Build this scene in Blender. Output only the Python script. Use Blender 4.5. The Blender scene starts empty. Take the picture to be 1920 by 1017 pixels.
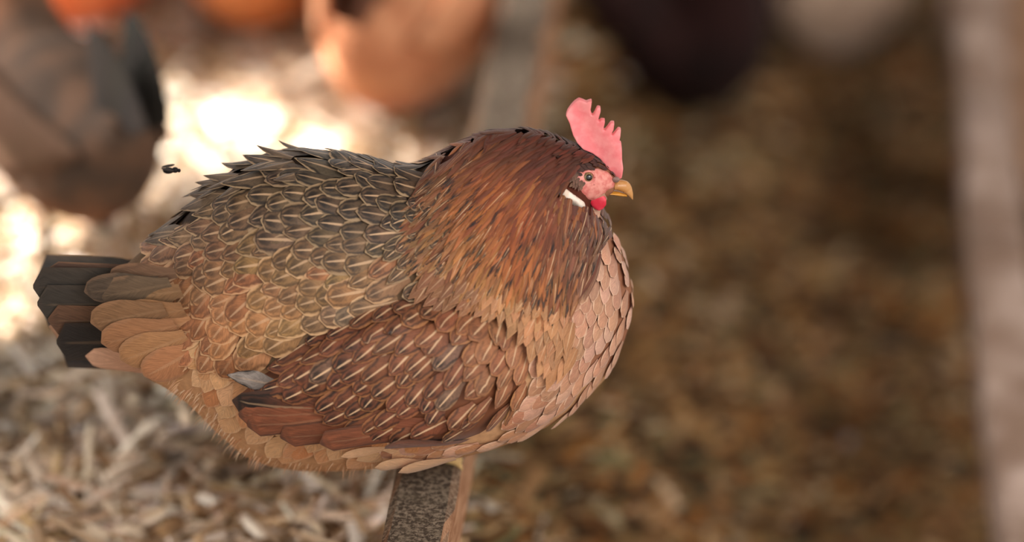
import bpy, bmesh, math, random
from mathutils import Vector, Matrix, noise
from mathutils.bvhtree import BVHTree
random.seed(7)
sc = bpy.context.scene
COL = sc.collection
S2 = lambda t: t*t*(3-2*t)
def sstep(a, b, x):
    t = max(0.0, min(1.0, (x-a)/(b-a))); return t*t*(3-2*t)
def lin(c):
    r = []
    for x in c:
        x = x/255.0
        r.append(x/12.92 if x <= .04045 else ((x+.055)/1.055)**2.4)
    return tuple(r)

# ------------------------------------------------------------------ camera
TH = math.radians(26); DIST = 3.0; FPX = 8040.0; PXM = 2680.0
P0 = Vector((0, 0, .5))
VD = Vector((0, math.cos(TH), -math.sin(TH))); UP = Vector((0, math.sin(TH), math.cos(TH))); RT = Vector((1, 0, 0))
CAM = P0 - VD*DIST
cd = bpy.data.cameras.new('camera'); cam = bpy.data.objects.new('camera', cd); COL.objects.link(cam)
cam.location = CAM; cam.rotation_euler = (math.pi/2 - TH, 0, 0)
cd.sensor_width = 36; cd.lens = 36*FPX/1920
cd.clip_start = .05; cd.clip_end = 60
cd.dof.use_dof = True; cd.dof.focus_distance = DIST - .035; cd.dof.aperture_fstop = 1.9
sc.camera = cam
def ray(u, v):
    return (VD + RT*((u-960)/FPX) + UP*((508.5-v)/FPX)).normalized()
def bp(u, v, z):                       # where a line of sight meets the level z
    d = ray(u, v); return CAM + d*((z-CAM.z)/d.z)
def bpy_(u, v, y):                     # where it meets the upright plane y
    d = ray(u, v); return CAM + d*((y-CAM.y)/d.y)
def proj(p):
    q = p-CAM; d = q.dot(VD); return 960+FPX*q.dot(RT)/d, 508.5-FPX*q.dot(UP)/d

# ------------------------------------------------------------------ light
sc.view_settings.view_transform = 'Standard'; sc.view_settings.look = 'None'
sc.view_settings.exposure = 0; sc.view_settings.gamma = 1; sc.view_settings.use_curve_mapping = False
w = bpy.data.worlds.new('sky'); sc.world = w; w.use_nodes = True
bg = w.node_tree.nodes['Background']; bg.inputs[0].default_value = (1, .945, .885, 1); bg.inputs[1].default_value = 1.0
SUN_EL, SUN_AZ = math.radians(42), math.radians(80)     # from the open side on the left
SUND = Vector((-math.sin(SUN_AZ)*math.cos(SUN_EL), math.cos(SUN_AZ)*math.cos(SUN_EL), math.sin(SUN_EL)))
sl = bpy.data.lights.new('sun', 'SUN'); sl.energy = 31; sl.angle = math.radians(.35); sl.color = (1, .95, .88)
so = bpy.data.objects.new('sun', sl); COL.objects.link(so); so.location = SUND*5
so.rotation_euler = SUND.to_track_quat('Z', 'Y').to_euler()
al = bpy.data.lights.new('front_fill', 'AREA'); al.shape = 'RECTANGLE'; al.size = 2.2; al.size_y = 1.6; al.energy = 70; al.color = (1, .95, .9)  # soft fill lamp added behind the camera for the hen's near side
ao = bpy.data.objects.new('front_fill', al); COL.objects.link(ao); ao.location = (1.6, -2.4, 2.3)
ao.rotation_euler = (Vector((1.6, -2.4, 2.3))-P0).to_track_quat('Z', 'Y').to_euler()

lo_ = Vector((-1.7, 1.25, 1.2)); al = bpy.data.lights.new('straw_fill', 'AREA'); al.shape = 'SQUARE'; al.size = .9; al.energy = 15; al.color = (1, .95, .9); al.spread = math.radians(62)  # unseen area lamp added to brighten the straw on the left
ao = bpy.data.objects.new('straw_fill', al); COL.objects.link(ao); ao.location = lo_; ao.rotation_euler = (lo_-Vector((-.35, 1.1, .2))).to_track_quat('Z', 'Y').to_euler()

# ------------------------------------------------------------------ helpers
def tag(o, label=None, cat=None, group=None, kind=None):
    if label: o['label'] = label
    if cat: o['category'] = cat
    if group: o['group'] = group
    if kind: o['kind'] = kind
    return o
def empty(name, loc, rz=0):
    o = bpy.data.objects.new(name, None); COL.objects.link(o); o.empty_display_size = .05
    o.location = loc; o.rotation_euler = (0, 0, rz); return o
class Nodes:
    def __init__(s, name):
        s.m = bpy.data.materials.new(name); s.m.use_nodes = True; s.t = s.m.node_tree; s.n = s.t.nodes; s.l = s.t.links
        s.b = s.n['Principled BSDF']
    def put(s, sock, v):
        if hasattr(v, 'is_output'): s.l.new(v, sock)
        else: sock.default_value = v
    def M(s, op, a, b=0.0, c=0.0):
        n = s.n.new('ShaderNodeMath'); n.operation = op
        for i, v in enumerate((a, b, c)): s.put(n.inputs[i], v)
        return n.outputs[0]
    def step(s, a, b, x):
        n = s.n.new('ShaderNodeMapRange'); n.interpolation_type = 'SMOOTHSTEP'
        s.put(n.inputs[0], x); s.put(n.inputs[1], a); s.put(n.inputs[2], b); n.inputs[3].default_value = 0; n.inputs[4].default_value = 1
        return n.outputs[0]
    def mix(s, f, a, b, mode='MIX'):
        n = s.n.new('ShaderNodeMix'); n.data_type = 'RGBA'; n.blend_type = mode
        s.put(n.inputs[0], f); s.put(n.inputs[6], a if not isinstance(a, tuple) else (*a, 1)); s.put(n.inputs[7], b if not isinstance(b, tuple) else (*b, 1))
        return n.outputs[2]
    def noise(s, vec, scale, detail=3, rough=.5):
        n = s.n.new('ShaderNodeTexNoise'); n.inputs['Scale'].default_value = scale; n.inputs['Detail'].default_value = detail; n.inputs['Roughness'].default_value = rough
        if vec is not None: s.l.new(vec, n.inputs['Vector'])
        return n.outputs['Fac']
    def comb(s, x, y, z):
        n = s.n.new('ShaderNodeCombineXYZ')
        for i, v in enumerate((x, y, z)): s.put(n.inputs[i], v)
        return n.outputs[0]
    def attr(s, name):
        n = s.n.new('ShaderNodeAttribute'); n.attribute_name = name; return n
    def coord(s, k='Object'):
        return s.n.new('ShaderNodeTexCoord').outputs[k]
    def bump(s, h, strength, dist=.002):
        n = s.n.new('ShaderNodeBump'); n.inputs['Strength'].default_value = strength; n.inputs['Distance'].default_value = dist
        s.l.new(h, n.inputs['Height']); s.l.new(n.outputs[0], s.b.inputs['Normal'])
    def done(s, col, rough=.6, spec=.3):
        s.put(s.b.inputs['Base Color'], col if not isinstance(col, tuple) else (*col, 1))
        s.put(s.b.inputs['Roughness'], rough); s.b.inputs['Specular IOR Level'].default_value = spec
        return s.m
def mottled(name, c1, c2, scale, rough=.7, spec=.2, bump=0, detail=4, sss=0, lo=.35, hi=.65):
    k = Nodes(name); f = k.noise(k.coord(), scale, detail)
    c = k.mix(k.step(lo, hi, f), lin(c1), lin(c2))
    if bump: k.bump(f, bump)
    if sss:
        k.b.inputs['Subsurface Weight'].default_value = sss; k.b.inputs['Subsurface Radius'].default_value = (.004, .0015, .001); k.b.inputs['Subsurface Scale'].default_value = .6
    return k.done(c, rough, spec)
def vcol_mat(name, rough=.75, noise_scale=0, amt=.25):
    k = Nodes(name); c = k.attr('base').outputs['Color']
    if noise_scale:
        f = k.noise(k.coord(), noise_scale, 4)
        g = k.M('ADD', k.M('MULTIPLY', f, amt*2), 1-amt)
        c = k.mix(1.0, c, k.comb(g, g, g), 'MULTIPLY')
    return k.done(c, rough, .2)
def feather_material():
    k = Nodes('plumage')
    uv = k.n.new('ShaderNodeUVMap'); uv.uv_map = 'UVMap'
    sp = k.n.new('ShaderNodeSeparateXYZ'); k.l.new(uv.outputs[0], sp.inputs[0])
    U, V = sp.outputs[0], sp.outputs[1]
    x = k.M('ABSOLUTE', k.M('SUBTRACT', k.M('MULTIPLY', U, 2.0), 1.0))
    base = k.attr('base').outputs['Color']; pat = k.n.new('ShaderNodeSeparateColor'); k.l.new(k.attr('pat').outputs['Color'], pat.inputs[0])
    shaft_a, dark_a, edge_a = pat.outputs[0], pat.outputs[1], pat.outputs[2]
    seed = k.attr('seed').outputs['Fac']
    wob = k.M('MULTIPLY', k.M('SUBTRACT', k.noise(k.comb(U, V, seed), 7, 3), .5), .35)
    xw = k.M('ADD', x, wob)
    barb = k.noise(k.comb(k.M('MULTIPLY', x, 2.5), k.M('SUBTRACT', k.M('MULTIPLY', V, 30.0), k.M('MULTIPLY', x, 12.0)), seed), 1.0, 3, .65)
    b1 = k.M('ADD', .35, k.M('MULTIPLY', barb, 1.3))
    c = k.mix(1.0, base, k.comb(b1, b1, b1), 'MULTIPLY')
    pep = k.step(.56, .70, k.noise(k.comb(k.M('MULTIPLY', U, 6.0), k.M('MULTIPLY', V, 14.0), seed), 1.3, 2))
    c = k.mix(k.M('MULTIPLY', k.M('MULTIPLY', pep, dark_a), .5), c, lin((48, 36, 30)))
    # dark arrow on both sides of the shaft towards the tip
    vd = k.M('ADD', V, k.M('MULTIPLY', wob, .5))
    arrow = k.M('MULTIPLY', k.step(.56, .80, vd), k.M('SUBTRACT', 1.0, k.step(.30, .60, k.M('ADD', xw, k.M('MULTIPLY', k.step(.8, 1.0, V), .5)))))
    c = k.mix(k.M('MULTIPLY', arrow, dark_a), c, lin((22, 18, 18)))
    rim = k.M('MAXIMUM', k.M('MULTIPLY', xw, k.step(.15, .6, V)), k.M('ADD', k.step(.80, 1.02, V), k.M('MULTIPLY', wob, .6)))
    band = k.M('MULTIPLY', k.step(.46, .66, rim), k.M('SUBTRACT', 1.0, k.step(.70, .86, rim)))
    c = k.mix(k.M('MULTIPLY', k.M('MULTIPLY', band, dark_a), .95), c, lin((28, 23, 21)))
    # pale lacing along the rim
    c = k.mix(k.M('MULTIPLY', k.step(.72, .92, rim), edge_a), c, k.attr('rim').outputs['Color'])
    # pale quill
    wsh = k.M('SUBTRACT', .19, k.M('MULTIPLY', V, .13))
    sh = k.M('MULTIPLY', k.M('SUBTRACT', 1.0, k.step(k.M('MULTIPLY', wsh, .45), wsh, x)), k.M('SUBTRACT', 1.0, k.step(.86, .97, V)))
    c = k.mix(k.M('MULTIPLY', sh, shaft_a), c, lin((214, 176, 138)))
    k.bump(barb, .35, .0012)
    k.b.inputs['Sheen Weight'].default_value = .15; k.b.inputs['Sheen Roughness'].default_value = .4
    return k.done(c, .55, .35)
class MB:
    """collects vertices, faces and per-vertex colours and links them as ONE mesh object"""
    def __init__(s, far=None): s.far = far; s.v = []; s.f = []; s.uv = []; s.base = []; s.pat = []; s.rim = []; s.seed = []
    def add(s, vs, fs, base=(.5, .5, .5), uv=None, pat=(0, 0, 0), rim=(.5, .4, .3), seed=0):
        o = len(s.v); n = len(vs); s.v += [tuple(p) for p in vs]; s.f += [tuple(i+o for i in f) for f in fs]
        s.uv += uv or [(0, 0)]*n
        s.base += base if isinstance(base, list) else [base]*n
        s.pat += [pat]*n; s.rim += [rim]*n; s.seed += [seed]*n
    def build(s, name, mat, parent=None, smooth=True, offset=None):
        me = bpy.data.meshes.new(name)
        vs = s.v if offset is None else [tuple(Vector(p)-offset) for p in s.v]
        me.from_pydata(vs, [], s.f); me.update()
        for nm, dat in (('base', s.base), ('pat', s.pat), ('rim', s.rim)):
            a = me.attributes.new(nm, 'FLOAT_COLOR', 'POINT'); a.data.foreach_set('color', [x for c in dat for x in (c[0], c[1], c[2], 1)])
        a = me.attributes.new('seed', 'FLOAT', 'POINT'); a.data.foreach_set('value', [float(x) for x in s.seed])
        u = me.uv_layers.new(name='UVMap'); flat = []
        for l in me.loops: flat += s.uv[l.vertex_index]
        u.data.foreach_set('uv', flat)
        me.polygons.foreach_set('use_smooth', [smooth]*len(me.polygons))
        me.materials.append(mat); o = bpy.data.objects.new(name, me); COL.objects.link(o)
        if parent: o.parent = parent
        return o
def tube_geo(path, radii, n=8):
    vs, fs = [], []; ref = Vector((0, 0, 1)); path = [Vector(p) for p in path]
    for i, p in enumerate(path):
        t = (path[min(i+1, len(path)-1)]-path[max(i-1, 0)]).normalized()
        a = t.cross(ref)
        if a.length < .1: a = t.cross(Vector((1, 0, 0)))
        a.normalize(); b = t.cross(a)
        for j in range(n):
            q = 2*math.pi*j/n; vs.append(p+(a*math.cos(q)+b*math.sin(q))*radii[i])
    for i in range(len(path)-1):
        for j in range(n): fs.append((i*n+j, i*n+(j+1) % n, (i+1)*n+(j+1) % n, (i+1)*n+j))
    fs.append(tuple(range(n))[::-1]); fs.append(tuple((len(path)-1)*n+j for j in range(n)))
    return vs, fs
def ell_geo(c, r, rot=None, nu=14, nv=9):
    vs, fs = [], []
    for i in range(nv+1):
        a = math.pi*i/nv
        for j in range(nu):
            b = 2*math.pi*j/nu; p = Vector((r[0]*math.sin(a)*math.cos(b), r[1]*math.sin(a)*math.sin(b), r[2]*math.cos(a)))
            vs.append(Vector(c)+(rot @ p if rot else p))
    for i in range(nv):
        for j in range(nu): fs.append((i*nu+j, (i+1)*nu+j, (i+1)*nu+(j+1) % nu, i*nu+(j+1) % nu))
    return vs, fs
def loft_geo(rings):
    n = len(rings[0]); vs = [p for r in rings for p in r]; fs = []
    for i in range(len(rings)-1):
        for j in range(n): fs.append((i*n+j, i*n+(j+1) % n, (i+1)*n+(j+1) % n, (i+1)*n+j))
    fs.append(tuple(range(n))[::-1]); fs.append(tuple((len(rings)-1)*n+j for j in range(n)))
    return vs, fs
def interp(tab, x):
    if x <= tab[0][0]: return tab[0][1:]
    for a, b in zip(tab, tab[1:]):
        if x <= b[0]:
            t = (x-a[0])/(b[0]-a[0]); return tuple(p+(q-p)*t for p, q in zip(a[1:], b[1:]))
    return tab[-1][1:]
def remesh(geos, voxel, smooth_it=3):
    """melt several closed shapes into one continuous surface"""
    bm = bmesh.new()
    for vs, fs in geos:
        vv = [bm.verts.new(p) for p in vs]
        for f in fs:
            try: bm.faces.new([vv[i] for i in f])
            except ValueError: pass
    bmesh.ops.recalc_face_normals(bm, faces=bm.faces)
    me = bpy.data.meshes.new('melt'); bm.to_mesh(me); bm.free()
    o = bpy.data.objects.new('melt', me); COL.objects.link(o)
    md = o.modifiers.new('r', 'REMESH'); md.mode = 'VOXEL'; md.voxel_size = voxel; md.use_smooth_shade = True
    dg = bpy.context.evaluated_depsgraph_get(); dg.update()
    ev = o.evaluated_get(dg); m2 = ev.to_mesh()
    bm = bmesh.new(); bm.from_mesh(m2); ev.to_mesh_clear()
    bpy.data.objects.remove(o); bpy.data.meshes.remove(me)
    for _ in range(smooth_it): bmesh.ops.smooth_vert(bm, verts=bm.verts, factor=.5, use_axis_x=True, use_axis_y=True, use_axis_z=True)
    bm.normal_update()
    vs = [v.co.copy() for v in bm.verts]; fs = [tuple(v.index for v in f.verts) for f in bm.faces]; bm.free()
    return vs, fs
def pip(poly, x, y):
    c = False; j = len(poly)-1
    for i in range(len(poly)):
        a, b = poly[i], poly[j]
        if (a[1] > y) != (b[1] > y) and x < (b[0]-a[0])*(y-a[1])/(b[1]-a[1])+a[0]: c = not c
        j = i
    return c
def edge_dist(poly, x, y):
    d = 1e9
    for a, b in zip(poly, poly[1:]+poly[:1]):
        vx, vy = b[0]-a[0], b[1]-a[1]; t = max(0, min(1, ((x-a[0])*vx+(y-a[1])*vy)/(vx*vx+vy*vy+1e-9)))
        d = min(d, math.hypot(x-a[0]-t*vx, y-a[1]-t*vy))
    return d
def vary(c, a=.12):
    k = 1+random.uniform(-a, a); return tuple(max(0, min(1, x*k*(1+random.uniform(-a*.3, a*.3)))) for x in c)
def mixc(a, b, t): return tuple(p+(q-p)*t for p, q in zip(a, b))

# ------------------------------------------------------------------ the place: floor, added shade roof, beams
BED, LOW = .20, -.10
def beam_x(y): return -.068+(y+.119)*(.081/.981)
def floor_z(x, y):
    t = sstep(-.10, .32, x-beam_x(y)); z = BED+(LOW-BED)*t
    z += .018*noise.noise(Vector((x*5, y*5, 1)))+.008*noise.noise(Vector((x*17, y*17, 4)))
    return z
def straw_amount(x, y):
    return 1-sstep(-.06, .01, x-beam_x(y)+.02*noise.noise(Vector((x*6, y*6, 9))))
mb = MB(); nx, ny = 150, 170; x0, x1, y0, y1 = -2.4, 2.4, -1.2, 4.2
vs, cs = [], []
for j in range(ny+1):
    for i in range(nx+1):
        x = x0+(x1-x0)*i/nx; y = y0+(y1-y0)*j/ny; z = floor_z(x, y); vs.append((x, y, z))
        s = straw_amount(x, y); n1 = noise.noise(Vector((x*9, y*9, 2)))*.5+.5; n2 = noise.noise(Vector((x*22, y*22, 6)))*.5+.5
        dk = mixc(lin((68, 46, 27)), lin((124, 94, 62)), sstep(.25, .8, n1*.6+n2*.4))
        st = mixc(lin((150, 118, 84)), lin((205, 176, 142)), n1)
        cs.append(mixc(dk, st, s))
fs = [(j*(nx+1)+i, j*(nx+1)+i+1, (j+1)*(nx+1)+i+1, (j+1)*(nx+1)+i) for j in range(ny) for i in range(nx)]
mb.add(vs, fs, base=cs)
tag(mb.build('floor', vcol_mat('earth', .9, 60, .35)), 'earth floor of the coop, strewn with straw and brown litter', 'floor', kind='structure')

# unseen roof added to shade the coop, gaps shaped to throw the sun patches
SHADE_ROOF_Z = 2.75
def to_shade_roof(p): t = (SHADE_ROOF_Z-p.z)/SUND.z; return (p.x+SUND.x*t, p.y+SUND.y*t)
patches = [
 [(405, 40), (480, 40), (492, 75), (480, 112), (430, 115), (400, 85)],
 [(515, 70), (560, 60), (585, 90), (590, 130), (560, 158), (525, 135), (512, 100)],
 [(300, 150), (340, 138), (400, 165), (415, 210), (390, 250), (345, 262), (330, 300), (285, 310), (278, 280), (300, 225), (288, 190)],
 [(425, 235), (480, 190), (530, 205), (560, 235), (610, 232), (650, 270), (680, 300), (430, 300)],
 [(0, 300), (20, 310), (40, 350), (30, 390), (0, 400)],
 [(110, 370), (150, 380), (185, 420), (175, 480), (120, 490), (100, 430)],
 [(0, 440), (40, 450), (60, 520), (70, 620), (40, 670), (0, 680)],
 [(215, 320), (290, 340), (300, 420), (240, 450), (205, 400)],
 [(120, -40), (200, -40), (215, 20), (150, 30), (110, 10)],
]
rs = random.Random(3)
def dapple(n, u0, u1, v0, v1, r0, r1):
    for _ in range(n):
        cu, cv, rr = rs.uniform(u0, u1), rs.uniform(v0, v1), rs.uniform(r0, r1)
        patches.append([(cu+rr*math.cos(q*1.047+_)*rs.uniform(.7, 1.3), cv+rr*.8*math.sin(q*1.047+_)) for q in range(6)])
dapple(26, 200, 640, -70, 330, 22, 42); dapple(30, -60, 330, 290, 690, 22, 44); dapple(9, 640, 900, -40, 290, 18, 30); dapple(8, 0, 420, 700, 930, 14, 22)
proof = [[to_shade_roof(bp(u, v, BED+.02)) for u, v in p] for p in patches]
bm = bmesh.new(); cell = .0125; rx0, rx1, ry0, ry1 = -6.0, 2.6, -1.0, 4.6
bxs = [min(q[0] for p in proof for q in p)-.1, max(q[0] for p in proof for q in p)+.1]; bys = [min(q[1] for p in proof for q in p)-.1, max(q[1] for p in proof for q in p)+.1]
xs = [rx0]+[bxs[0]+cell*i for i in range(int((bxs[1]-bxs[0])/cell)+1)]+[rx1]
ys = [ry0]+[bys[0]+cell*i for i in range(int((bys[1]-bys[0])/cell)+1)]+[ry1]
gv = {}
def rv(i, j):
    if (i, j) not in gv: gv[(i, j)] = bm.verts.new((xs[i], ys[j], SHADE_ROOF_Z))
    return gv[(i, j)]
for i in range(len(xs)-1):
    for j in range(len(ys)-1):
        cx, cy = (xs[i]+xs[i+1])/2, (ys[j]+ys[j+1])/2
        if any(pip(p, cx, cy) for p in proof): continue
        bm.faces.new((rv(i, j), rv(i+1, j), rv(i+1, j+1), rv(i, j+1)))
me = bpy.data.meshes.new('shade_roof'); bm.to_mesh(me); bm.free()
o = bpy.data.objects.new('shade_roof', me); COL.objects.link(o); md = o.modifiers.new('thick', 'SOLIDIFY'); md.thickness = .008; md.offset = 1
me.materials.append(mottled('shade_roof_boards', (96, 72, 50), (130, 100, 72), 6))
tag(o, 'unseen board roof added above the coop, gaps shaped for the sun patches', 'roof', kind='structure')

def beam_geo(a, b, w_, h_, segs=40, jit=.0006, top=True):
    """a weathered timber between two points of its top centre line"""
    a, b = Vector(a), Vector(b); t = (b-a).normalized(); sd = Vector((t.y, -t.x, 0)).normalized(); up = sd.cross(t).normalized()
    if up.z < 0: up = -up
    prof = [(-w_/2, -.004), (-w_/2+.005, 0), (w_/2-.005, 0), (w_/2, -.004), (w_/2, -h_+.003), (w_/2-.003, -h_), (-w_/2+.003, -h_), (-w_/2, -h_+.003)]
    rings = []
    for i in range(segs+1):
        c = a+(b-a)*i/segs
        rings.append([c+sd*(p+random.uniform(-jit, jit))+up*(q+random.uniform(-jit, jit)) for p, q in prof])
    return loft_geo(rings)
# the perch the hen sits on
k = Nodes('perch_timber')
n_ = k.n.new('ShaderNodeNewGeometry'); co = k.coord()
mp = k.n.new('ShaderNodeMapping'); mp.inputs['Rotation'].default_value = (0, 0, -.0824+math.pi/2); mp.inputs['Scale'].default_value = (1, 1, 1); k.l.new(co, mp.inputs[0])
mp2 = k.n.new('ShaderNodeMapping'); mp2.inputs['Scale'].default_value = (14, 160, 160); k.l.new(mp.outputs[0], mp2.inputs[0])
grain = k.noise(mp2.outputs[0], 1, 4, .6)
crust = k.noise(co, 330, 4, .65); crust2 = k.noise(co, 60, 3)
top = k.mix(k.step(.42, .62, crust), lin((74, 62, 52)), lin((146, 130, 112)))
top = k.mix(k.M('MULTIPLY', k.step(.45, .7, crust2), .5), top, lin((104, 92, 76)))
side = k.mix(k.step(.35, .65, grain), lin((150, 104, 74)), lin((196, 150, 116)))
sx = k.n.new('ShaderNodeSeparateXYZ'); k.l.new(n_.outputs['Normal'], sx.inputs[0])
k.bump(k.M('ADD', crust, k.M('MULTIPLY', grain, .4)), .9, .003)
perch_mat = k.done(k.mix(k.step(.55, .9, sx.outputs[2]), side, top), .85, .15)
PZ = .35
perch = empty('perch_beam', (beam_x(-.9), -.9, 0))
def local(o, mb_or_geo): pass
mb = MB(); vs, fs = beam_geo((beam_x(-1.0), -1.0, PZ), (beam_x(2.4), 2.4, PZ), .046, .058, 120); mb.add(vs, fs)
off = Vector(perch.location)
mb.build('rail', perch_mat, perch, smooth=False, offset=off)
for y in (-.95, 2.3):
    mb = MB(); vs, fs = tube_geo([(beam_x(y), y, -.02), (beam_x(y), y, PZ-.055)], [.03, .028], 10); mb.add(vs, fs); mb.build('post', perch_mat, perch, offset=off)
tag(perch, 'grey weathered wooden perch beam with tan side, under the sitting hen', 'perch')

# pale timber along the right of the picture
k = Nodes('pale_timber'); co = k.coord(); f1 = k.noise(co, 14, 4); f2 = k.noise(co, 60, 3)
pale_mat = k.done(k.mix(k.step(.35, .7, f1), lin((134, 110, 94)), lin((184, 162, 150))), .8, .2)
a = bp(1832, -120, .09); b = bp(1868, 440, .09); c = bp(1962, 1120, .09)
tb = empty('timber_pole', (b.x, b.y, 0)); off = Vector(tb.location)
mid = bp(1849, 166, .09); m2_ = bp(1851, 184, .09)
mb = MB(); vs, fs = beam_geo(a, mid, .052, .07, 30, .0015); mb.add(vs, fs)
vs, fs = beam_geo(m2_, b, .054, .07, 20, .0015); mb.add(vs, fs); vs, fs = beam_geo(b, c, .056, .07, 30, .0015); mb.add(vs, fs)
mb.build('pole', pale_mat, tb, offset=off)
mb = MB(); vs, fs = beam_geo(mid-Vector((0, .01, .006)), m2_+Vector((0, -.01, -.006)), .045, .06, 4); mb.add(vs, fs)
mb.build('dark_joint', mottled('dark_iron', (52, 44, 38), (78, 66, 56), 40), tb, offset=off)
for p in (a, c):
    mb = MB(); vs, fs = tube_geo([(p.x, p.y, -.03), (p.x, p.y, .03)], [.03, .03], 8); mb.add(vs, fs); mb.build('block', pale_mat, tb, offset=off)
tag(tb, 'pale weathered timber lying along the brown litter, beyond the hen\'s beak', 'timber')
pa, pb = bp(1958, -100, .05), bp(1982, 290, .05)
pl = MB(); vs, fs = beam_geo(pa, pb, .09, .06, 20, .001); pl.add(vs, fs)
tag(pl.build('plank', mottled('tan_plank', (166, 130, 100), (190, 152, 122), 20)), 'tan plank end just past the pale timber, at the upper corner', 'plank')

# ------------------------------------------------------------------ litter and straw
def stem(mb, p, d, L, r, col, bend=.1, flat=.5):
    d = d.normalized(); sd = d.cross(Vector((0, 0, 1)))
    if sd.length < .05: sd = Vector((1, 0, 0))
    sd.normalize(); up = sd.cross(d); kk = random.uniform(-bend, bend)*L
    vs = []
    for i, s in enumerate((-.5, 0, .5)):
        c = p+d*(s*L)+sd*(kk*(1-4*s*s)); rr = r*(1 if s <= 0 else .75)
        vs += [c+sd*rr, c+up*rr*flat, c-sd*rr, c-up*rr*flat]
    fs = [(i*4+j, i*4+(j+1) % 4, (i+1)*4+(j+1) % 4, (i+1)*4+j) for i in range(2) for j in range(4)]+[(3, 2, 1, 0), (8, 9, 10, 11)]
    mb.add(vs, fs, base=col)
straw_mat = vcol_mat('straw', .6)
SC = [lin(c) for c in ((230, 210, 184), (212, 184, 152), (186, 154, 116), (240, 228, 212), (156, 122, 86), (128, 98, 68), (220, 196, 174))]
mb = MB(); n = 0
while n < 11500:
    u, v = (random.uniform(-80, 1040), random.uniform(-60, 1120)) if n < 8000 else (random.uniform(-700, 900), random.uniform(-250, 1700))
    p = bp(u, v, BED)
    if random.random() > straw_amount(p.x, p.y)*.97+.01: continue
    straw_tone = (1-.4*sstep(.50, .43, p.y)*sstep(.20, .27, p.y))*(.62+.5*sstep(.3, .7, noise.noise(Vector((p.x*11, p.y*11, 8)))*.5+.5))  # darker band across the near bedding, times a patchy random tone
    L = random.choice((.02, .03, .05, .08, .12)); a = random.uniform(0, math.pi*2)
    d = Vector((math.cos(a), math.sin(a), random.gauss(0, .22)))
    z = floor_z(p.x, p.y)+random.uniform(.002, .022)
    stem(mb, Vector((p.x, p.y, z)), d, L, random.choice((.0015, .002, .003, .004, .006)), tuple(x*straw_tone for x in vary(random.choice(SC), .15))); n += 1
tag(mb.build('loose_straw', straw_mat, smooth=False), 'loose pale straw bedding covering the ground behind the perch', 'straw', kind='stuff')
mb = MB(); n = 0
LC = [lin(c) for c in ((78, 54, 30), (104, 76, 46), (132, 102, 66), (56, 42, 28), (150, 122, 88), (118, 78, 40), (98, 90, 64), (168, 146, 118))]
LW = [4, 5, 4, 4, 2, 3, 2, 1]
while n < 13000:
    u = random.uniform(560, 2000 if n < 10500 else 2700); v = random.uniform(-60, 1120) if random.random() < .8 or u > 1400 else random.uniform(1100, 1650); p = bp(u, v, LOW+.03)
    if random.random() < straw_amount(p.x, p.y): continue
    cl = sstep(.2, .8, noise.noise(Vector((p.x*9, p.y*9, 3)))*.5+.5)*.7+.3*(noise.noise(Vector((p.x*25, p.y*25, 5)))*.5+.5)
    z = floor_z(p.x, p.y)+random.uniform(.001, .012); a = random.uniform(0, 6.3)
    d = Vector((math.cos(a), math.sin(a), random.gauss(0, .2)))
    c = random.choices(LC, LW)[0]; c = tuple(x*(.65+1.6*cl) for x in c)
    stem(mb, Vector((p.x, p.y, z)), d, random.choice((.015, .025, .04, .06)), random.uniform(.002, .011), vary(c, .2), flat=.25); n += 1
tag(mb.build('brown_litter', vcol_mat('litter', .85), smooth=False), 'dark brown chips and chaff littering the ground beside the perch', 'litter', kind='stuff')
# single stalks that stand out at the lower left
def stalk(p, q, r, label, col, z=.02):
    a, b = bp(*p, BED+z), bp(*q, BED+z); m = (a+b)/2
    a.z = floor_z(a.x, a.y)+z; b.z = floor_z(b.x, b.y)+z
    mb = MB(); pts = [a+(b-a)*i/8+Vector((0, 0, .003*math.sin(i*1.3))) for i in range(9)]
    vs, fs = tube_geo(pts, [r*(1.05 if i in (3, 6) else 1-.02*i) for i in range(9)], 8)
    mb.add(vs, fs, base=col); o = mb.build('straw_stalk', straw_mat, offset=m); o.location = m
    tag(o, label, 'straw stalk', 'single stalks on the bedding')
stalk((195, 905), (352, 812), .0055, 'thick pale straw stalk slanting upward, under the hen\'s rump', lin((226, 208, 186)))
stalk((338, 765), (352, 818), .0045, 'short pale stalk touching the top of the thick slanting stalk', lin((226, 206, 180)))
stalk((104, 905), (122, 770), .0045, 'tan straw stalk pointing away from the viewer, below the tail', lin((196, 168, 126)))
stalk((-20, 918), (110, 940), .006, 'pale stalk at the picture edge, below the upright tan stalk', lin((214, 192, 168)))
stalk((150, 1012), (270, 992), .006, 'pale stalk lying crosswise at the bottom edge', lin((224, 204, 178)))
stalk((190, 950), (262, 985), .0042, 'thin pale stalk just above the crosswise bottom stalk', lin((216, 196, 170)))

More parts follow.
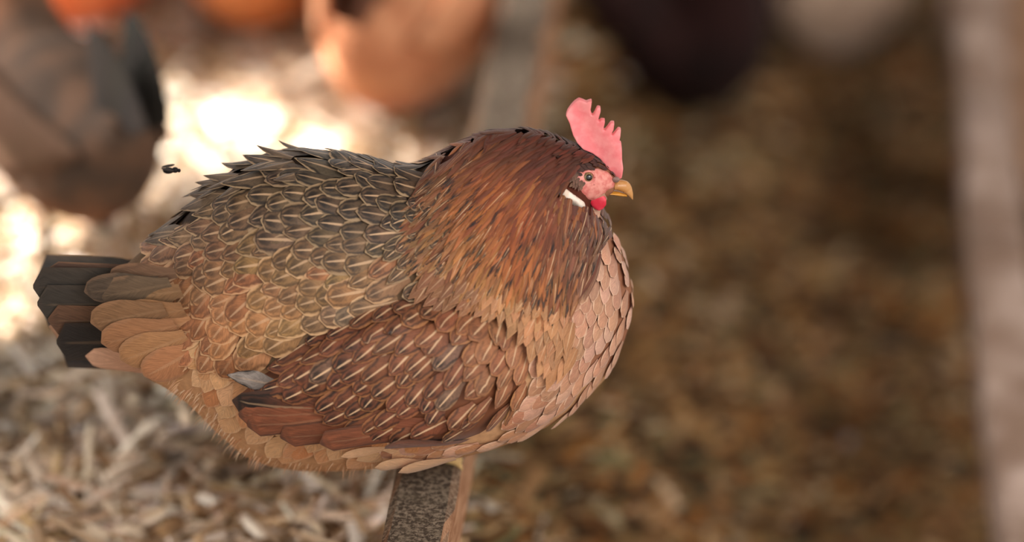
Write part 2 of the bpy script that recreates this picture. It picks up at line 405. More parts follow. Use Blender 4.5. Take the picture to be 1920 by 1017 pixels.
# ------------------------------------------------------------------ the hen
hen = empty('hen', (-.06, 0, PZ)); HO = Vector(hen.location)
def hb(mb, name, mat, parent=None, smooth=True): 
    return mb.build(name, mat, parent or hen, smooth, offset=HO)
cT, sT = math.cos(TH), math.sin(TH)
def ring(u, top, bot, b, kk=0.0, n=40, y0=0.0):
    """one upright cross-section of the bird whose outline, seen from the camera's height, spans top..bot"""
    b /= PXM; wt = (508.5-top)/PXM; wb = (508.5-bot)/PXM; zc = (wt+wb)/2/cT; a = (wt-wb)/2/cT
    ph = [2*math.pi*i/n for i in range(n)]
    for _ in range(25):
        ws = [(zc+a*math.cos(q))*cT+b*math.sin(q)*(1-kk*math.cos(q))*sT for q in ph]
        mx, mn = max(ws), min(ws); zc += ((wt+wb)-(mx+mn))/2/cT; a = max(.001, a+((wt-wb)-(mx-mn))/2/cT*.8)
    x = (u-960)/PXM
    return [Vector((x, y0+b*math.sin(q)*(1-kk*math.cos(q)), P0.z+zc+a*math.cos(q))) for q in ph]
BODY = [(222, 505, 660, 34, 0), (240, 492, 685, 52, 0), (270, 466, 712, 82, 0), (310, 440, 733, 112, 0), (350, 404, 762, 138, 0), (400, 356, 815, 165, 0), (450, 324, 860, 186, 0),
 (500, 301, 882, 202, 0), (560, 290, 890, 214, 0), (620, 292, 890, 222, .03), (680, 302, 886, 226, .08), (740, 316, 879, 228, .18), (790, 316, 871, 228, .30),
 (830, 298, 865, 226, .42), (870, 276, 859, 222, .5), (920, 258, 846, 215, .54), (980, 251, 823, 205, .54), (1030, 258, 800, 190, .5), (1065, 285, 776, 172, .4), (1090, 330, 758, 158, .25),
 (1112, 394, 738, 142, .12), (1140, 432, 708, 110, .05), (1165, 470, 662, 74, 0), (1180, 515, 615, 40, 0), (1186, 548, 575, 12, 0)]
HEAD = [(985, 285, 420, 46, 0), (1020, 268, 412, 48, 0), (1050, 268, 402, 46, 0), (1080, 280, 394, 43, 0), (1105, 292, 386, 38, 0), (1128, 306, 377, 31, 0), (1146, 322, 367, 22, 0), (1158, 332, 360, 14, 0)]
us = [222, 230]+list(range(240, 1186, 10))+[1186]
vs_b, fs_b = remesh([loft_geo([ring(u, *interp(BODY, u)) for u in us]), loft_geo([ring(u, *interp(HEAD, u), n=28) for u in range(985, 1159, 6)])], .0028, 6)
bvh_body = BVHTree.FromPolygons(vs_b, fs_b)
# the body under the plumage
C_MAH, C_ORG, C_GOLD = lin((84, 40, 26)), lin((160, 84, 38)), lin((188, 132, 78))
C_OLV, C_BUF, C_BRST = lin((112, 88, 66)), lin((196, 150, 110)), lin((200, 150, 120))
mb = MB(); cols = []
for p in vs_b:
    u, v = proj(p)
    c = lin((58, 44, 34)) if u < 825 and v < 420 else C_OLV if u < 780 else (C_MAH if v < 480 and u < 1120 else lin((150, 100, 74)))
    if v > 690: c = C_BUF
    cols.append(c)
mb.add(vs_b, fs_b, base=cols); hb(mb, 'body', vcol_mat('under_plumage', .8, 250, .3))

PLUME = feather_material()
def cast(bvh, u, v):
    d = ray(u, v); h = bvh.ray_cast(CAM, d)
    return (h[0], h[1]) if h[0] is not None else None
def profile(kind, s):
    if kind == 'round':
        return (.42+.58*sstep(0, .55, s)) if s < .62 else math.sqrt(max(0, 1-((s-.62)/.38)**2))
    if kind == 'broad':
        return (.5+.5*sstep(0, .4, s)) if s < .8 else math.sqrt(max(0, 1-((s-.8)/.2)**2))
    if kind == 'square':
        return (.6+.4*sstep(0, .4, s)) if s < .93 else math.sqrt(max(0, 1-((s-.93)/.07)**2))*.8+.1
    if kind == 'oval':
        return (.45+.55*sstep(0, .5, s)) if s < .5 else max(0, 1-((s-.5)/.5)**2.4)
    if kind == 'lance':
        return (.55+.45*sstep(0, .4, s)) if s < .4 else max(0, 1-((s-.4)/.6)**1.7)
def feather(mb, bvh, tip, ang, L, W, kind='round', base=(.4, .3, .2), base2=None, pat=(1, 1, 1), rim=None, lift=.003, off=.0006, stick=1.0, camber=.12, ns=8, mirror=True, bend=0.0, surf=None, root=None):
    """one feather whose quill starts on the bird's skin and whose tip ends near the sight line `tip`; ang in degrees, 0 = towards the beak, 90 = down"""
    dx, dy = math.cos(math.radians(ang)), math.sin(math.radians(ang))
    if root is None:
        h = None
        for kk in (1, .85, .7, .55, 1.15):
            ru, rv_ = tip[0]-dx*L*kk, tip[1]-dy*L*kk
            h = cast(bvh, ru, rv_)
            if h and abs(h[1].dot(ray(ru, rv_))) > .12: break
            h = None
        if h is None: return False
        L = L*kk
    else:
        ru, rv_ = root; h = cast(bvh, ru, rv_)
        if h is None: return False
        kk = 1
    P, N = h
    if N.dot(VD) > 0: N = -N
    # direction on the skin that looks like (dx, dy) from the camera
    A = ray(ru, rv_); B = ray(ru+dx*4, rv_+dy*4); q = CAM+B*((P-CAM).dot(N)/B.dot(N)); T = q-P
    if T.length < 1e-6 or T.length > .02: T = RT*dx-UP*dy; T -= N*T.dot(N)
    T.normalize(); Bn = N.cross(T)
    Lm, Wm = L/PXM, W/PXM
    vs, uvs, cs = [], [], []; nt = 5; ph = random.uniform(-.5, .5)
    P = P.copy(); base2 = base2 or base
    for i in range(ns+1):
        s = i/ns; w_ = max(.03, profile(kind, s))*Wm*.5
        c0 = P+T*(s*Lm)+Bn*(bend*Lm*s*s)
        for j in range(nt):
            t = -1+2*j/(nt-1); p = c0+Bn*(t*w_)
            Q, Nq, _, _ = bvh.find_nearest(p)
            if Nq.dot(N) < 0: Nq = N
            ex = off+lift*s**1.4+camber*w_*(1-t*t)
            p1 = Q+Nq*ex; p2 = p+N*ex
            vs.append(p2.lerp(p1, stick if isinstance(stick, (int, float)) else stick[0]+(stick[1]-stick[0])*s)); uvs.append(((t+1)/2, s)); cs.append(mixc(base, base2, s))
    fs = [(i*nt+j, i*nt+j+1, (i+1)*nt+j+1, (i+1)*nt+j) for i in range(ns) for j in range(nt-1)]
    sd = random.uniform(0, 400)
    mb.add(vs, fs, base=cs, uv=uvs, pat=pat, rim=rim or lin((186, 158, 124)), seed=sd)
    if mirror: (mb.far or mb).add([(p.x, -p.y, p.z) for p in vs], [f[::-1] for f in fs], base=cs, uv=uvs, pat=pat, rim=rim or lin((186, 158, 124)), seed=sd)
    return True
def grid(poly, ang, along, across, jit=.14, margin=0):
    us_, vs_ = [p[0] for p in poly], [p[1] for p in poly]; cx, cy = (min(us_)+max(us_))/2, (min(vs_)+max(vs_))/2; R = math.hypot(max(us_)-min(us_), max(vs_)-min(vs_))/2+20
    e1 = (math.cos(math.radians(ang)), math.sin(math.radians(ang))); e2 = (-e1[1], e1[0]); out = []
    for i in range(int(-R/along), int(R/along)+1):
        for j in range(int(-R/across), int(R/across)+1):
            a = (i+random.uniform(-jit, jit))*along; b = (j+(.5 if i % 2 else 0)+random.uniform(-jit, jit))*across
            p = (cx+e1[0]*a+e2[0]*b, cy+e1[1]*a+e2[1]*b)
            if pip(poly, *p): out.append((i, p))
    out.sort(key=lambda q: -q[0]); return [p for _, p in out]
def field(guides, u, v):
    """angle and other values blended from guide points (u, v, angle, ...)"""
    ws = 0; sx_ = sy_ = 0; ex = None
    for g in guides:
        w_ = 1/((u-g[0])**2+(v-g[1])**2+400)**1.3; ws += w_
        sx_ += w_*math.cos(math.radians(g[2])); sy_ += w_*math.sin(math.radians(g[2]))
        r = [w_*q for q in g[3:]]; ex = r if ex is None else [a+b for a, b in zip(ex, r)]
    return math.degrees(math.atan2(sy_, sx_)), [q/ws for q in (ex or [])]

# tail -------------------------------------------------------------
mb = MB()
def blade(mb, root, tip, W, base, base2=None, y=0.0, y2=None, pat=(.2, .1, .6), rim=None, kind='broad', droop=0.0, tilt=.9, camber=.1, ns=12):
    """a stiff tail or flight feather standing free in the air"""
    A, B = bpy_(*root, y), bpy_(*tip, y if y2 is None else y2); T = (B-A); L = T.length; T.normalize()
    S = Vector((0, -math.cos(tilt), math.sin(tilt))); S -= T*S.dot(T); S.normalize(); N = T.cross(S)
    if N.y > 0: N = -N
    vs, uvs, cs = [], [], []; nt = 7
    for i in range(ns+1):
        s = i/ns; w_ = max(.05, profile(kind, s))*W/PXM*.5
        for j in range(nt):
            t = -1+2*j/(nt-1); vs.append(A+T*(s*L)+S*(t*w_)+N*(camber*w_*(1-t*t))-Vector((0, 0, droop*s*s))); uvs.append(((t+1)/2, s)); cs.append(mixc(base, base2 or base, s))
    fs = [(i*nt+j, i*nt+j+1, (i+1)*nt+j+1, (i+1)*nt+j) for i in range(ns) for j in range(nt-1)]
    mb.add(vs, fs, base=cs, uv=uvs, pat=pat, rim=rim or lin((150, 112, 84)), seed=random.uniform(0, 400))
SL, SL2, DK, BR = lin((70, 64, 58)), lin((58, 54, 50)), lin((34, 31, 31)), lin((122, 90, 66))
tail_specs = [  # root, tip, width, colours, y (the last ones lie nearest)
 ((320, 640), (106, 642), 112, DK, DK, -.020), ((320, 606), (90, 600), 88, lin((112, 82, 60)), lin((96, 68, 52)), -.026), ((315, 572), (70, 570), 110, SL, SL2, -.031),
 ((310, 540), (62, 538), 112, lin((72, 64, 56)), SL2, -.036), ((300, 512), (92, 503), 40, lin((116, 86, 68)), lin((88, 66, 56)), -.040)]
for i, (r_, t_, W, c1, c2, y) in enumerate(tail_specs):
    o = MB(); blade(o, r_, t_, W, c1, c2, y, y-.004, pat=(.08, .12, .4 if i == 4 else .03), tilt=1.15, camber=.04, kind='square')
    hb(o, 'tail_feather', PLUME)
    if True:
        o = MB(); blade(o, r_, (t_[0]+4, t_[1]-6), W, c1, c2, -y, -y+.004, pat=(.08, .12, .1), tilt=1.9, camber=.04, kind='square'); hb(o, 'tail_feather', PLUME)
o = MB(); blade(o, (320, 655), (92, 612), 72, lin((176, 130, 100)), lin((206, 164, 136)), -.004, -.008, pat=(0, 0, .3), tilt=1.2); hb(o, 'tail_feather', PLUME)
o = MB(); blade(o, (340, 690), (160, 668), 60, lin((176, 124, 92)), lin((214, 168, 140)), -.018, -.018, pat=(0, 0, .3), tilt=1.2); hb(o, 'tail_feather', PLUME)
cov_far = MB()
for (t_, r_, W, c1, p_) in [((158, 548), (300, 530), 74, lin((84, 70, 58)), (.06, .2, .2)), ((182, 556), (320, 532), 74, lin((104, 84, 66)), (.06, .2, .3)), ((204, 520), (330, 512), 60, lin((112, 84, 64)), (.06, .2, .3)), ((170, 606), (310, 580), 84, lin((132, 98, 68)), (.08, .1, .3)),
        ((216, 604), (345, 580), 84, lin((148, 106, 72)), (.08, .1, .4)), ((190, 644), (330, 610), 84, lin((150, 106, 72)), (.08, .05, .4)), ((226, 676), (350, 630), 84, lin((164, 118, 80)), (.12, .05, .5)), ((270, 706), (375, 650), 80, lin((168, 116, 80)), (.2, .05, .5)), ((222, 560), (340, 545), 74, lin((134, 100, 70)), (.1, .2, .4)), ((250, 640), (360, 600), 84, lin((170, 122, 84)), (.12, .05, .5))]:
    blade(mb, r_, t_, W, vary(c1, .06), vary(c1, .06), -.056-random.uniform(0, .006), -.050, pat=p_, kind='round', tilt=1.3)
    blade(cov_far, r_, (t_[0]+3, t_[1]-4), W, vary(c1, .06), c1, .046, .046, pat=p_, kind='round', tilt=1.9)
hb(mb, 'tail_coverts', PLUME); hb(cov_far, 'tail_coverts', PLUME)

# thigh and belly fluff ---------------------------------------------
FLUFF = [(270, 690), (300, 670), (430, 680), (430, 780), (640, 820), (790, 850), (770, 886), (700, 892), (650, 904), (560, 904), (500, 892), (440, 872), (400, 830), (370, 780), (330, 745)]
mb = MB(MB())
for u, v in grid(FLUFF, 120, 26, 38):
    a, _ = field([(340, 700, 125), (420, 800, 115), (560, 860, 140), (700, 860, 160)], u, v)
    c = vary(lin(random.choice(((212, 166, 124), (196, 142, 98), (186, 124, 80), (206, 158, 116)))), .1)
    feather(mb, bvh_body, (u, v), a+random.uniform(-20, 20), 96*random.uniform(.8, 1.2), 52, 'oval', mixc(c, lin((150, 98, 64)), .2), c, (.3*random.random(), .0, .25), lin((224, 190, 156)), .003, stick=.85, camber=.05)
hb(mb, 'thigh_plumage', PLUME); hb(mb.far, 'thigh_plumage', PLUME)
mb = MB(MB())      # loose down at the rim
for _ in range(380):
    t = random.random(); i = random.choice((0, 1, 2, 3, 4, 5, 6, 7))
    rim = [(300, 728), (350, 758), (385, 800), (420, 850), (460, 874), (520, 892), (600, 900), (680, 894), (740, 884)]
    a, b = rim[i], rim[i+1]; u, v = a[0]+(b[0]-a[0])*t, a[1]+(b[1]-a[1])*t-random.uniform(0, 30); u += random.uniform(0, 30)
    h = cast(bvh_body, u, v)
    if not h: continue
    P, N = h; d = (RT*random.uniform(-1.0, -.1)-UP*random.uniform(.2, .9)+N*random.uniform(.1, .5)).normalized()
    L = random.uniform(.004, .010); sd = d.cross(N).normalized()*random.uniform(.0002, .0005)
    cc = vary(lin(random.choice(((226, 192, 158), (206, 160, 120), (190, 136, 96)))), .1); m = P+d*L*.5; e = P+d*L-UP*L*.15
    v4 = [P-sd, P+sd, m+sd*.7, m-sd*.7, e]; f4 = [(0, 1, 2, 3), (3, 2, 4)]
    mb.add(v4, f4, base=cc); mb.far.add([(p.x, -p.y, p.z) for p in v4], f4, base=cc)
hb(mb, 'down', PLUME); hb(mb.far, 'down', PLUME)

# breast ------------------------------------------------------------
BREAST = [(1118, 405), (1150, 432), (1190, 520), (1192, 590), (1165, 680), (1110, 752), (1050, 800), (980, 838), (880, 868), (740, 892), (690, 880), (720, 840), (880, 840), (940, 800), (1000, 720), (980, 600), (1080, 540), (1110, 480)]
mb = MB()
for u, v in grid(BREAST, 102, 22, 23, .18):
    a, _ = field([(1150, 470, 92), (1170, 580, 97), (1120, 700, 118), (1040, 640, 105), (1000, 800, 140), (900, 850, 165), (1100, 560, 95)], u, v)
    f = sstep(860, 1150, u)
    c = vary(mixc(lin((180, 124, 88)), lin((194, 144, 116)), f), .16)
    if random.random() < .2: c = mixc(c, lin((222, 182, 164)), .35)
    if v > 800 and random.random() < .3: c = vary(lin((214, 164, 132)), .08)
    sc_ = 1 if u > 1040 else 1.25
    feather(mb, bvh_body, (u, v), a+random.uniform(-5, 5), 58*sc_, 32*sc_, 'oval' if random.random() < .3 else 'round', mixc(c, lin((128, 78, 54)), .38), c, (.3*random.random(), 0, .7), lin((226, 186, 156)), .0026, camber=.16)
for tip, a, L, W in (((704, 858), 180, 90, 50), ((716, 884), 176, 100, 56), ((745, 868), 172, 110, 50), ((790, 872), 176, 100, 40), ((840, 866), 170, 100, 36), ((640, 838), 178, 90, 24)):
    feather(mb, bvh_body, tip, a, L, W, 'round', lin((206, 160, 122)), lin((222, 176, 136)), (.4, 0, .2), None, .006, off=.003, stick=(.9, .5))
hb(mb, 'breast_plumage', PLUME)

# saddle and back ---------------------------------------------------
SADDLE = [(752, 345), (722, 322), (680, 300), (620, 288), (560, 282), (500, 286), (450, 300), (405, 325), (352, 362), (345, 396), (300, 436), (256, 468), (232, 500), (228, 545), (250, 620), (290, 700), (340, 728), (440, 722), (450, 690), (520, 660), (640, 600), (700, 560), (800, 560), (860, 480), (840, 380)]
SG = [ # u v angle length width tone(0 olive..1 buff) 
 (760, 330, 192, 62, 26, 0), (660, 310, 190, 76, 34, 0), (560, 290, 186, 84, 40, 0), (450, 310, 170, 86, 42, .05), (380, 360, 165, 86, 42, .15), (300, 440, 160, 90, 44, .45), (250, 510, 150, 92, 52, .75),
 (600, 380, 186, 80, 46, .0), (460, 400, 178, 84, 52, .1), (380, 470, 165, 86, 52, .4), (300, 560, 140, 92, 58, .8), (310, 680, 112, 96, 52, 1), (400, 660, 125, 92, 52, .9), (720, 420, 175, 80, 38, .1), (640, 480, 172, 82, 46, .3), (540, 540, 165, 84, 48, .6), (460, 580, 150, 84, 50, .75),
 (760, 500, 150, 76, 34, .4), (700, 520, 160, 80, 38, .45), (640, 580, 162, 88, 44, .7), (500, 640, 150, 90, 50, .85)]
SCOL = [(u, v, 0, *lin(c)) for u, v, c in ((700, 310, (72, 58, 46)), (560, 300, (80, 70, 56)), (450, 330, (98, 82, 64)), (600, 400, (90, 74, 56)), (480, 420, (108, 86, 64)), (400, 400, (114, 86, 62)), (300, 500, (150, 106, 74)), (260, 560, (178, 128, 92)),
 (350, 560, (166, 114, 78)), (450, 520, (144, 106, 66)), (560, 500, (118, 90, 60)), (620, 560, (156, 116, 70)), (340, 650, (184, 122, 84)), (420, 620, (188, 130, 84)), (720, 430, (84, 68, 54)), (760, 340, (86, 54, 40)), (770, 480, (128, 92, 62)), (520, 600, (174, 130, 84)), (620, 620, (120, 102, 84)), (300, 440, (130, 100, 74)))]
mb = MB()
for u, v in grid(SADDLE, 172, 33, 36, .28):
    a, (L, W, tn) = field(SG, u, v)
    c = vary(tuple(field(SCOL, u, v)[1]), .2)
    if random.random() < .12*tn: c = vary(lin((164, 106, 68)), .1)
    edge = edge_dist(SADDLE, u, v) < 26 and u < 560 and v < 470
    swirl = sstep(90, 30, math.hypot((u-745)*.8, v-490))
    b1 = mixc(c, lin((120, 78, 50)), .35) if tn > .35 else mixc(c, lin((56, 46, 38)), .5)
    L *= random.uniform(.95, 1.3); W *= random.uniform(1.0, 1.32)*(1-.35*swirl)
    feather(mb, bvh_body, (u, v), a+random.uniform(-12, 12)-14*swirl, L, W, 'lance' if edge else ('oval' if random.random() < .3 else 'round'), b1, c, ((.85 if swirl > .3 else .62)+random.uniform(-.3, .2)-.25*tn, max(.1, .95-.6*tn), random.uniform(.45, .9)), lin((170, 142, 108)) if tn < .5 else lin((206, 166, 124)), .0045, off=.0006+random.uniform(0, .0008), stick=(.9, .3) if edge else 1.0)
# lone pointed feathers that stand off the rump
for tip, a, L, W in [((348, 382), 170, 80, 16), ((352, 364), 166, 80, 15), ((374, 350), 168, 70, 16), ((390, 330), 170, 80, 16), ((412, 316), 170, 70, 18), ((468, 290), 188, 76, 14), ((505, 282), 188, 70, 14), ((555, 279), 188, 70, 14), ((262, 460), 165, 80, 22), ((345, 410), 150, 80, 26), ((256, 474), 160, 90, 20)]:
    feather(mb, bvh_body, tip, a, L*1.1, W*1.9, 'lance', lin((110, 90, 70)), lin((84, 66, 52)), (.3, .4, .4), None, .006, off=.002, stick=(.7, .0), camber=.3)
hb(mb, 'saddle_feathers', PLUME)

# wing --------------------------------------------------------------
WING = [(422, 742), (428, 722), (470, 706), (520, 676), (580, 640), (640, 604), (700, 572), (770, 560), (850, 568), (930, 582), (985, 620), (1012, 680), (1000, 736), (965, 785), (925, 818), (860, 842), (780, 842), (700, 836), (620, 834), (540, 820), (470, 802), (432, 778)]
wc = (720, 710); rings = []; NR, NA = 14, 72
def wing_pt(r, q):
    dx, dy = math.cos(q), math.sin(q); lo, hi = 0, 600
    for _ in range(24):
        m = (lo+hi)/2
        if pip(WING, wc[0]+dx*m, wc[1]+dy*m): lo = m
        else: hi = m
    return wc[0]+dx*lo*r, wc[1]+dy*lo*r
wv, wf = [], []
for i in range(NR+1):
    r = i/NR
    for j in range(NA):
        u, v = wing_pt(max(r, .01), 2*math.pi*j/NA); h = None
        for sh in range(0, 60, 4):
            h = cast(bvh_body, u+(wc[0]-u)*sh/100, v+(wc[1]-v)*sh/100)
            if h: break
        P, N = h; N = (N+Vector((0, -.8, .1))).normalized()
        hgt = .015*sstep(1.0, .62, r)*(1.0 if u < 900 else max(.04, 1-(u-900)/105))-.0035*sstep(.86, 1, r)
        wv.append(P+N*hgt)
for i in range(NR):
    for j in range(NA): wf.append((i*NA+j, i*NA+(j+1) % NA, (i+1)*NA+(j+1) % NA, (i+1)*NA+j))
bvh_wing = BVHTree.FromPolygons(wv, wf)
wing_parts = []
mb = MB(); mb.add(wv, wf, base=lin((120, 70, 44)))
WG = [(440, 750, 195, 110, 40, 0), (520, 700, 152, 84, 40, 0), (600, 660, 148, 84, 40, 0), (700, 600, 148, 92, 42, .1), (800, 590, 145, 90, 42, .2), (900, 620, 128, 82, 38, .45), (980, 660, 105, 74, 36, .9), (600, 740, 142, 90, 44, 0), (700, 700, 136, 84, 42, .05),
      (800, 690, 132, 76, 40, .15), (900, 720, 122, 66, 34, .5), (980, 750, 118, 56, 32, .8), (620, 800, 150, 96, 44, 0), (720, 780, 135, 62, 34, 0), (800, 780, 130, 56, 32, .05), (880, 790, 125, 50, 30, .2), (760, 825, 165, 60, 34, 0), (860, 825, 150, 56, 30, .1)]
COV = [(424, 745), (430, 722), (520, 674), (640, 602), (700, 570), (780, 558), (940, 582), (990, 620), (1016, 690), (1000, 745), (965, 788), (925, 822), (860, 840), (780, 832), (700, 838), (640, 838), (600, 800), (540, 760), (480, 738)]
# flight feathers: long plain vanes along the lower edge
wing = None
fl_specs = [((452, 806), 172, 260, 66), ((520, 826), 172, 250, 66), ((600, 838), 170, 240, 60), ((436, 784), 176, 270, 66), ((424, 758), 182, 260, 70), ((690, 846), 174, 220, 50), ((780, 850), 172, 200, 44)]
FLM = []
for tip, a, L, W in fl_specs:
    end_ = tip[0] < 430
    o = MB(MB()); feather(o, bvh_wing, tip, a, L, W, 'square', lin((116, 64, 42)), lin((60, 40, 32)) if end_ else lin((138, 80, 54)), (.3 if end_ else .1, .9 if end_ else .3, .7), lin((62, 44, 36)), .0035, off=.0008, stick=(1, .45), camber=.05, ns=14); FLM.append(o)
pl_ = MB(MB())
for u, v in grid(COV, 140, 36, 33, .26):
    a, (L, W, tn) = field(WG, u, v)
    c = vary(mixc(lin((124, 72, 48)), lin((190, 130, 88)), tn), .2)
    if random.random() < .06: c = vary(lin((122, 92, 74)), .1)
    pt = 1.0-.3*tn
    feather(pl_, bvh_wing, (u, v), a+random.uniform(-9, 9), L*random.uniform(1.0, 1.25), W*random.uniform(.95, 1.2), random.choice(('round', 'round', 'oval')), mixc(c, lin((96, 48, 32)), .3), c, (pt*random.uniform(.75, 1), (.95-.75*tn)*random.uniform(.6, 1), .45*random.uniform(.3, 1)), lin((176, 126, 74)), .0045, off=.0012)
SHO = [(765, 540), (850, 556), (940, 575), (1020, 596), (1050, 610), (1050, 690), (1015, 740), (985, 690), (930, 610), (760, 580)]
for u, v in grid(SHO, 112, 19, 17, .25):
    kw = dict(lift=.0045, off=.0022, camber=.2); t = sstep(820, 940, u)
    c = vary(mixc(lin((128, 84, 56)), lin((186, 132, 90)), t), .16); a = 140-28*t+random.uniform(-14, 14)
    L = random.uniform(48, 72); ru, rv_ = u-math.cos(math.radians(a))*L, v-math.sin(math.radians(a))*L
    if not cast(bvh_wing, ru, rv_): kw['off'] = .0045
    feather(pl_, bvh_wing if kw['off'] < .004 else bvh_body, (u, v), a, L, 26, 'lance', mixc(c, lin((110, 66, 42)), .4), c, (.7*random.random(), .3*random.random(), .25), lin((206, 156, 112)), **kw)
wing = hb(mb, 'wing', PLUME)
hb(pl_, 'wing_coverts', PLUME, wing)
for o in FLM: hb(o, 'flight_feather', PLUME, wing)
o = MB(MB()); feather(o, bvh_body, (432, 690), 196, 84, 40, 'lance', lin((90, 80, 74)), lin((178, 166, 158)), (.2, .5, 1), lin((34, 29, 28)), .006, off=.011, root=(520, 706), stick=.4)
o_tip = o; tag(hb(o, 'flight_feather', PLUME, wing), 'grey-white feather tip poking out above the folded wing')
mb = MB(); mb.add([(p.x, -p.y, p.z) for p in wv], [f[::-1] for f in wf], base=lin((120, 70, 44))); fw = hb(mb, 'wing', PLUME); hb(pl_.far, 'wing_coverts', PLUME, fw)
for o in FLM+[o_tip]: hb(o.far, 'flight_feather', PLUME, fw)

# neck hackle -------------------------------------------------------
mb = MB(); HP = [(790, 330), (830, 300), (870, 272), (920, 250), (980, 240), (1040, 244), (1075, 262), (1120, 300), (1066, 331), (1045, 345), (1048, 372), (1070, 395), (1100, 405), (1122, 430), (1130, 470), (1120, 520), (1092, 586), (1040, 622), (990, 614), (930, 602), (860, 590), (800, 572), (740, 500), (736, 440), (760, 380)]
HC = (1075, 215)
HG = [(1070, 280, 172), (980, 262, 172), (900, 285, 156), (840, 320, 142), (790, 370, 136), (1000, 325, 152), (920, 380, 136), (1030, 390, 118), (1045, 460, 99), (960, 470, 117), (860, 470, 128), (780, 470, 138), (740, 440, 150), (880, 560, 116), (960, 570, 106), (1040, 580, 98), (1095, 480, 92), (1112, 430, 84)]
FZ = [(1040, 338), (1066, 326), (1090, 310), (1180, 290), (1180, 420), (1120, 416), (1096, 398), (1066, 384), (1042, 364)]
HCOL = [(u, v, 0, *lin(c)) for u, v, c in ((980, 250, (48, 22, 14)), (1060, 280, (42, 21, 15)), (900, 300, (70, 31, 17)), (840, 330, (100, 52, 30)), (980, 330, (78, 30, 16)), (1030, 360, (70, 30, 18)), (900, 390, (164, 82, 32)), (840, 420, (164, 90, 40)), (960, 460, (152, 68, 26)), (1020, 480, (124, 58, 32)),
 (880, 500, (168, 104, 54)), (800, 420, (128, 88, 58)), (770, 470, (140, 104, 70)), (820, 530, (176, 128, 82)), (920, 570, (184, 132, 80)), (1000, 570, (162, 92, 46)), (1040, 600, (178, 118, 72)), (1080, 480, (84, 52, 44)), (1105, 420, (70, 44, 38)), (1110, 500, (88, 62, 54)), (1085, 560, (122, 84, 66)), (960, 540, (172, 92, 38)), (770, 370, (96, 66, 48)))]
rows = []
r = 45
while r < 470:
    rows.append(r); r += 15
for r in reversed(rows):
    n = int(r*math.radians(125)/9.5)
    for k_ in range(n):
        q = math.radians(62+125*(k_+random.random())/n); rr = r+random.uniform(-9, 9)
        u, v = HC[0]+math.cos(q)*rr*1.05, HC[1]+math.sin(q)*rr
        if not pip(HP, u, v) or (u < 836 and v < 332): continue
        a = field(HG, u, v)[0]+random.uniform(-8, 8)
        rl = 62+40*sstep(60, 330, math.hypot((u-1075)*.95, v-230))
        while rl > 20 and pip(FZ, u-math.cos(math.radians(a))*rl, v-math.sin(math.radians(a))*rl): rl -= 6
        if rl <= 26 or pip(FZ, u, v): continue
        e = sstep(60, 330, math.hypot((u-1075)*.95, v-230)); fr = sstep(1050, 1110, u)*sstep(330, 420, v)
        c = tuple(field(HCOL, u, v)[1])
        if random.random() < .22: c = mixc(c, lin((96, 40, 24)), .7)
        elif random.random() < .15: c = mixc(c, lin((176, 104, 48)), .5*sstep(.2, .5, e))
        c = vary(c, .28); lowr = sstep(.45, .85, e)
        feather(mb, bvh_body, (u, v), a, rl*random.uniform(.8, 1.15), (8.5+6.5*e)*random.uniform(.8, 1.25), 'lance', mixc(c, lin((84, 40, 24)), .4), mixc(c, lin((150, 100, 60)), .12*e), (lowr*random.choice((0, 0, .3, 1)), lowr*random.choice((0, 0, .3, 1)), .25*lowr*random.random()), lin((190, 136, 80)), .003, off=.002+.003*e*sstep(730, 900, u), ns=6, camber=.25)
hb(mb, 'neck_hackle', PLUME)
# crown and cheek feathers of the head
mb = MB()
for u, v in grid([(1040, 262), (1080, 272), (1110, 290), (1140, 312), (1152, 330), (1120, 316), (1085, 318), (1066, 331), (1045, 345), (1020, 330)], 195, 7, 6):
    feather(mb, bvh_body, (u, v), 190+random.uniform(-15, 15), 18, 7, 'lance', lin((58, 34, 28)), vary(lin((70, 40, 30)), .2), (0, 0, 0), None, .0012, off=.0012, ns=4)
for u, v in grid([(1047, 338), (1066, 334), (1084, 352), (1080, 366), (1060, 358)], 120, 6, 6):
    feather(mb, bvh_body, (u, v), 130+random.uniform(-15, 15), 18, 7, 'lance', lin((88, 62, 50)), vary(lin((120, 88, 70)), .2), (0, 0, 0), None, .001, off=.0022, ns=4)
hb(mb, 'head_feathers', PLUME)

# face, eye, beak, comb, wattles, ear lobe ---------------------------
SKIN = mottled('face_skin', (206, 112, 104), (226, 150, 138), 260, .5, .4, .25, sss=.15)
COMB = mottled('comb_skin', (240, 128, 132), (248, 152, 152), 120, .5, .4, .2, sss=.1)
WATT = mottled('wattle_skin', (212, 40, 62), (236, 92, 104), 90, .45, .45, .2, sss=.15)
LOBE = mottled('ear_lobe_skin', (222, 200, 182), (240, 226, 212), 200, .6, .3, .2)
def patch(poly, bvh, h, ringn=7, na=40, dome=.0):
    cx = sum(p[0] for p in poly)/len(poly); cy = sum(p[1] for p in poly)/len(poly); vs, fs = [], []
    for i in range(ringn+1):
        r = max(.02, i/ringn)
        for j in range(na):
            q = 2*math.pi*j/na; lo, hi = 0, 300
            for _ in range(18):
                m = (lo+hi)/2
                if pip(poly, cx+math.cos(q)*m, cy+math.sin(q)*m): lo = m
                else: hi = m
            u, v = cx+math.cos(q)*lo*r, cy+math.sin(q)*lo*r; hh = None
            for s in range(0, 90, 3):
                hh = cast(bvh, u+(cx-u)*s/100, v+(cy-v)*s/100)
                if hh: break
            vs.append(hh[0]+hh[1]*(h*math.sqrt(max(0, 1-r**4))-.0008*r**4+dome*(1-r*r)))
    for i in range(ringn):
        for j in range(na): fs.append((i*na+j, i*na+(j+1) % na, (i+1)*na+(j+1) % na, (i+1)*na+j))
    return vs, fs
